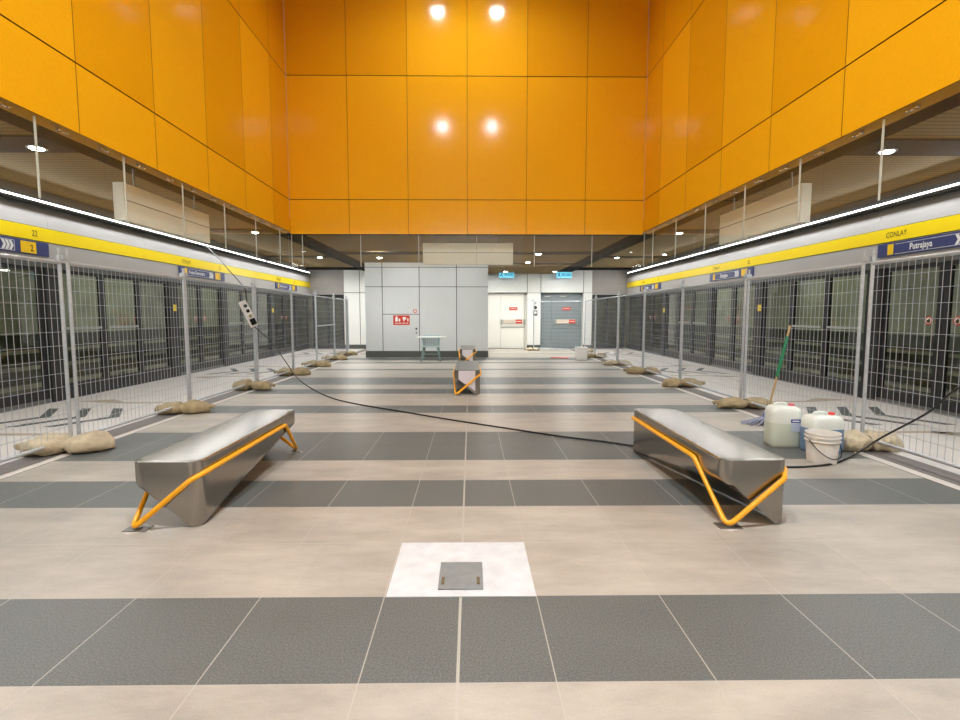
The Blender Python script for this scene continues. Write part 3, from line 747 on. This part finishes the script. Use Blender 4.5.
# ------------------------------------------------------------------ containers by the fence
def jerrycan(loc, rz, w, d, h, level, liquid, capm, label, blue):
    t = thing('jerrycan', label, 'jerrycan', loc, rz)
    def shell(z0, z1, grow, top):
        mb = MB(); vs = []; fs = []; n = 32; pr = []
        r0 = .05
        if top:
            zs = [(z0, 1), (z1-.09, 1), (z1-.06, .985), (z1-.03, .93), (z1-.01, .82), (z1, .62)]
        else: zs = [(z0, .93), (z0+.015, .98), (z0+.04, 1), (z1, 1)]
        for z, sc in zs:
            for k in range(n):
                a = 2*PI*k/n; ca, sa = math.cos(a), math.sin(a)
                vs.append((w/2*sc*math.copysign(abs(ca)**.42, ca), d/2*sc*math.copysign(abs(sa)**.42, sa), z))
        for i in range(len(zs)-1):
            for k in range(n): k2 = (k+1) % n; fs.append([i*n+k, i*n+k2, (i+1)*n+k2, (i+1)*n+k])
        fs.append(list(range(n))[::-1]); fs.append([(len(zs)-1)*n+k for k in range(n)])
        return mb.add(vs, fs)
    shell(level, h, 0, True).build('upper_body', 'hdpe', t, 50)
    shell(0, level, 0, False).build('liquid_fill', liquid, t, 50)
    c = MB(); c.lathe([(.03, -.01), (.03, .012), (.027, .02), (.02, .024)], 18, (w*.26, 0, h)); c.build('cap', capm, t, True)
    g = MB(); g.tube(fillet([(-w*.34, 0, h-.03), (-w*.26, 0, h+.025), (w*.08, 0, h+.025), (w*.13, 0, h-.02)], .03), .014, 8); g.build('handle', 'hdpe', t, True)
    if blue:
        q = MB(); q.box(w*.10, w*.40, -d/2-.003, -d/2+.004, h*.62, h*.71); q.build('blue_label', 'label_blue', t)
        q = MB(); q.box(w*.14, w*.36, -d/2-.0045, -d/2-.002, h*.65, h*.68); q.build('label_text_line', 'white', t)
        q = MB(); q.box(w*.12, w*.40, -d/2-.003, -d/2+.004, h*.40, h*.60); q.build('pale_label', 'label_pale', t)
jerrycan((3.335, 3.545, 0), -.15, .305, .25, .42, .25, 'hdpe_liquid', 'pink_cap', 'white plastic jerrycan with blue label and pink cap behind the bench', True)
jerrycan((3.585, 3.29, 0), .05, .345, .24, .37, .24, 'blue_liquid', 'red_cap', 'plastic jerrycan half full of blue liquid with red cap', False)
t = thing('bucket', 'dirty white plastic bucket with black handle in front of the jerrycans', 'bucket', (3.33, 2.905, 0), .2)
p = MB(); p.lathe([(.116, 0), (.12, .004), (.142, .27), (.145, .27), (.145, .28), (.136, .28), (.134, .27), (.114, .012)], 36); p.build('pail', 'bucket', t, True)
p = MB(); p.lathe([(.138, .2), (.147, .202), (.147, .21), (.14, .213)], 36, caps=False); p.lathe([(.142, .238), (.149, .24), (.15, .248), (.144, .251)], 36, caps=False); p.build('rim_bands', 'bucket', t, True)
p = MB(); p.lathe([(.1385, .19), (.1405, .2)], 36, caps=False); p.build('dirt_line', 'rust_stain', t, True)
p = MB(); p.tube([(.15*math.cos(a), -.15*.55*math.sin(a)-.07*math.sin(a), .22-.16*math.sin(a)) for a in [PI*k/20 for k in range(21)]], .0045, 6); p.build('handle', 'rubber', t, True)

# mop leaning on the fence
t = thing('mop', 'wooden mop with green grip and blue head leaning on the fence', 'mop', (3.77, 4.6, 0))
base = Vector((0, 0, .07)); top = Vector((.37, .2, 1.235))
P = lambda k: base+(top-base)*k
q = MB(); q.tube([P(0), P(.58)], .0125, 10); q.build('wooden_pole', 'wood', t, True)
q = MB(); q.tube([P(.44), P(.47), P(.86), P(.88)], [.016, .02, .02, .015], 12); q.build('green_grip', 'green', t, True)
q = MB(); q.tube([P(.86), P(.99), P(1)], [.014, .014, .009], 10); q.build('pole_tip', 'wood', t, True)
q = MB(); q.tube([P(-.01), P(.06), P(.1)], [.05, .035, .016], 10); q.build('mop_socket', 'mop_blue', t, True)
rnd = random.Random(3); q = MB()
for i in range(46):
    a = rnd.uniform(0, 2*PI); r = rnd.uniform(.08, .23); ex = 1.35
    q.tube([(0, 0, .09), (.35*r*math.cos(a), .35*r*math.sin(a), .075), (.75*r*math.cos(a)*ex, .75*r*math.sin(a), .03), (r*math.cos(a)*ex, r*math.sin(a), .012)], .010, 5)
q.build('mop_strands', 'mop_grey', t, True)

# ------------------------------------------------------------------ cables and power strip
def spline(pts, seg=8):
    P = [Vector(p) for p in pts]; out = []
    for i in range(len(P)-1):
        a, b, c, d = P[max(0, i-1)], P[i], P[i+1], P[min(len(P)-1, i+2)]
        for k in range(seg):
            u = k/seg; out.append(.5*((2*b)+(c-a)*u+(2*a-5*b+4*c-d)*u*u+(3*b-a-3*c+d)*u**3))
    out.append(P[-1]); return out
q = MB()
q.tube(spline([(-4.0, 7.98, 1.16), (-4.03, 8.7, .9), (-4.06, 9.4, .56), (-3.98, 9.75, .22), (-3.7, 9.35, .05), (-2.9, 7.81, .01), (-2.04, 6.44, .01), (-.84, 5.39, .01), (-.2, 4.86, .01), (.41, 4.40, .01), (1.055, 3.92, .01), (1.45, 3.69, .01), (1.8, 3.44, .01), (2.3, 3.15, .01), (2.6, 2.78, .01), (2.885, 2.705, .01), (3.1, 2.72, .01), (3.36, 2.80, .01), (3.66, 3.0, .012), (3.93, 3.16, .06), (4.05, 3.08, .2), (4.085, 2.66, .51), (4.085, 2.4, .76), (4.09, 1.9, 1.05)]), .0095, 8)
tag(q.build('extension_cable', 'rubber', None, True), 'black cable snaking across the whole floor from fence to fence', 'cable')
q = MB(); q.tube(spline([(-6.43, 11.1, 3.1), (-5.6, 10.0, 2.68), (-4.9, 9.0, 2.3), (-4.2, 8.0, 1.93), (-4.03, 7.75, 1.8), (-4.0, 7.7, 1.6)]), .008, 8)
tag(q.build('hanging_cable', 'rubber', None, True), 'thin black cable hanging from the header down to the power strip', 'cable')
t = thing('power_strip', 'white power strip with black sockets hanging on the fence post', 'power strip', (-4.01, 7.78, 1.39), .35)
M_ = Matrix.Rotation(math.radians(-24), 4, 'Y')
def tilt(o): o.data.transform(M_); return o
q = MB(); q.rbox(-.07, .07, -.04, .03, -.25, .25, .015); tilt(q.build('casing', 'bucket', t))
for i, z in enumerate((.15, .05, -.05)):
    q = MB(); q.lathe([(.032, 0), (.032, .008), (.02, .009)], 14); q.v = [(x+.02, -.04-zz, y+z) for x, y, zz in q.v]; tilt(q.build('socket', 'black' if i < 2 else 'sack_brown', t))
q = MB(); q.rbox(-.03, .065, -.1, -.04, -.22, -.10, .012); tilt(q.build('plug', 'black', t))

# ------------------------------------------------------------------ chair with a board across its arms
t = thing('plastic_chair', 'pale plastic armchair with slatted back standing before the pale block', 'chair', (-1.13, 13.75, 0), 0)
q = MB(); q.rbox(-.24, .24, -.22, .24, .42, .45, .012); q.build('seat', 'chair', t)
for x, y, fx_, fy_ in ((-.2, -.19, -.29, -.24), (.2, -.19, .29, -.24), (-.2, .2, -.26, .3), (.2, .2, .26, .3)):
    q = MB(); q.tube([(x, y, .44), ((x*1.5+fx_)/2.5, (y*1.5+fy_)/2.5, .25), (fx_, fy_, .0)], [.03, .024, .022], 8); q.build('leg', 'chair_leg', t, True)
q = MB(); q.tube([(-.225, -.2, .22), (.225, -.2, .22)], .014, 8); q.build('stretcher', 'chair_leg', t, True)
bk = MB()
for i in range(7): u = -.18+.06*i; bk.box(u-.02, u+.02, .22, .235, .45, .74)
bk.rbox(-.24, .24, .21, .24, .72, .775, .012)
for u in (-.23, .23): bk.rbox(u-.02, u+.02, .21, .24, .44, .74, .008)
bk.build('backrest', 'chair', t)
for s in (-1, 1):
    q = MB(); q.rbox(s*.25-.03, s*.25+.03, -.2, .24, .67, .704, .008); q.tube([(s*.25, -.17, .67), (s*.22, -.19, .44)], .02, 8); q.build('armrest', 'chair', t)
q = MB(); q.rbox(-.43, .43, -.24, .19, 0, .03, .006)
o = tag(q.build('board', 'board'), 'white flat board lying across the arms of the plastic chair', 'board'); o.location = (-1.10, 13.73, .705)

# white tub and red strip near the grey door
t = thing('white_tub', 'square white plastic tub on the floor before the grey door', 'tub', (3.46, 14.15, 0))
q = MB(); q.rbox(-.165, .165, -.15, .15, 0, .37, .02); q.build('tub_body', 'white', t, True); q = MB(); q.rbox(-.172, .172, -.157, .157, .36, .395, .012); q.build('lid', 'white', t, True)
q = MB(); q.flat([(2.6, 14.75), (3.15, 14.6), (3.2, 14.75), (3.1, 14.85), (2.7, 14.9)], 0, 0, .02)
tag(q.build('red_sheet', 'red_cap'), 'flat red plastic piece lying on the floor beside the white tub', 'plastic sheet')

# ------------------------------------------------------------------ lamps
def lamp_obj(name, kind, loc, energy, color=(1, .97, .92), rot=(0, 0, 0), **kw):
    l = bpy.data.lights.new(name, kind); l.energy = energy; l.color = color
    for k, v in kw.items(): setattr(l, k, v)
    o = bpy.data.objects.new(name, l); COL.objects.link(o); o.location = loc; o.rotation_euler = rot; return o
# long light tubes along both headers
for s in (-1, 1):
    for y in (-12, -4.5, 3, 10.5, 16.6):
        ln = 7.4 if y < 16 else 4.6
        lamp_obj('header_tube_light', 'AREA', (s*6.2, y, 3.12), 12*ln, color=(.97, .99, 1), rot=(0, s*math.radians(36), 0), shape='RECTANGLE', size=.22, size_y=ln)
# atrium downlights (two rows) with visible discs
AT = [(-.7, 7.05), (.67, 7.05), (-.98, -.25), (.85, -.25), (-1.45, -13.6), (1.15, -13.6)]
for i, (x, y) in enumerate(AT):
    t = thing('atrium_downlight', 'round downlight in the high ceiling above the hall', 'lamp', (x, y, Z3), 0, 'downlights in the high ceiling')
    q = MB(); k_ = 1 if y > -5 else 2.2; q.lathe([(.16*k_, -.05), (.16*k_, 0), (.13*k_, 0), (.13*k_, -.05)], 24); q.build('ring', 'alu', t, True)
    q = MB(); q.lathe([(.125*k_, -.02), (.125*k_, -.015)], 24); q.build('lens', 'lamp', t)
    lamp_obj('downlight', 'SPOT', (x, y, Z3-.06), 380 if y > 5 else 1750, color=(.94, .97, 1), spot_size=math.radians(155), spot_blend=.8, shadow_soft_size=.12)
# low ceiling downlights
DL = [(s*4.85, y, ZC-.016) for s in (-1, 1) for y in (4.3, 10.3, 15.4)]+[(1.9, 12.5, 3.034), (-1.0, 12.5, 3.034), (1.87, 14.85, 3.049), (1.4, 18.4, 3.049), (3.3, 18.4, 3.049), (-2.6, 13.6, 3.049), (-3.0, 18.4, 3.049)]
for i, (x, y, z) in enumerate(DL):
    t = thing('ceiling_downlight', 'small round downlight in the slatted ceiling', 'lamp', (x, y, z), 0, 'small downlights in the slatted ceiling')
    q = MB(); q.lathe([(.1, -.012), (.1, 0), (.075, 0), (.075, -.012)], 20); q.build('ring', 'alu', t, True)
    q = MB(); q.lathe([(.02, -.034), (.055, -.026), (.074, -.012), (.074, -.004)], 20); q.build('lens', 'lamp_small', t)
    lamp_obj('small_downlight', 'SPOT', (x, y, z-.03), 70, spot_size=math.radians(140), spot_blend=.7, shadow_soft_size=.08)
for x in (-4.2, .9, 3.8):
    lamp_obj('rear_light', 'AREA', (x, 17.4, 3.0), 100, shape='DISK', size=.5)
for x in (-2.4, -.3): lamp_obj('rear_light', 'AREA', (x, 12.0, 3.0), 55, rot=(math.radians(35), 0, 0), shape='DISK', size=.4)
lamp_obj('entrance_fill', 'AREA', (0, -12.5, 5), 420, rot=(-math.radians(60), 0, 0), shape='RECTANGLE', size=6, size_y=.4)  # unseen added lamp, brightens the entrance wall that the bench ends mirror
# tunnel lamps
for s in (-1, 1):
    for y in (0, 6, 12, 18): lamp_obj('tunnel_light', 'AREA', (s*8.0, y, 3.1), 31, color=(1, 1, .95), rot=(0, -s*math.radians(25), 0), shape='RECTANGLE', size=.3, size_y=3)

wd = bpy.data.worlds.new('world'); S.world = wd; wd.use_nodes = True
wd.node_tree.nodes['Background'].inputs[0].default_value = (1, .95, .88, 1); wd.node_tree.nodes['Background'].inputs[1].default_value = .2
S.view_settings.view_transform = 'Standard'; S.view_settings.look = 'None'; S.view_settings.exposure = 0; S.view_settings.gamma = 1
S.cycles.max_bounces = 8; S.cycles.transparent_max_bounces = 16; S.cycles.caustics_reflective = False; S.cycles.caustics_refractive = False
S.cycles.sample_clamp_indirect = 6; S.cycles.use_denoising = True
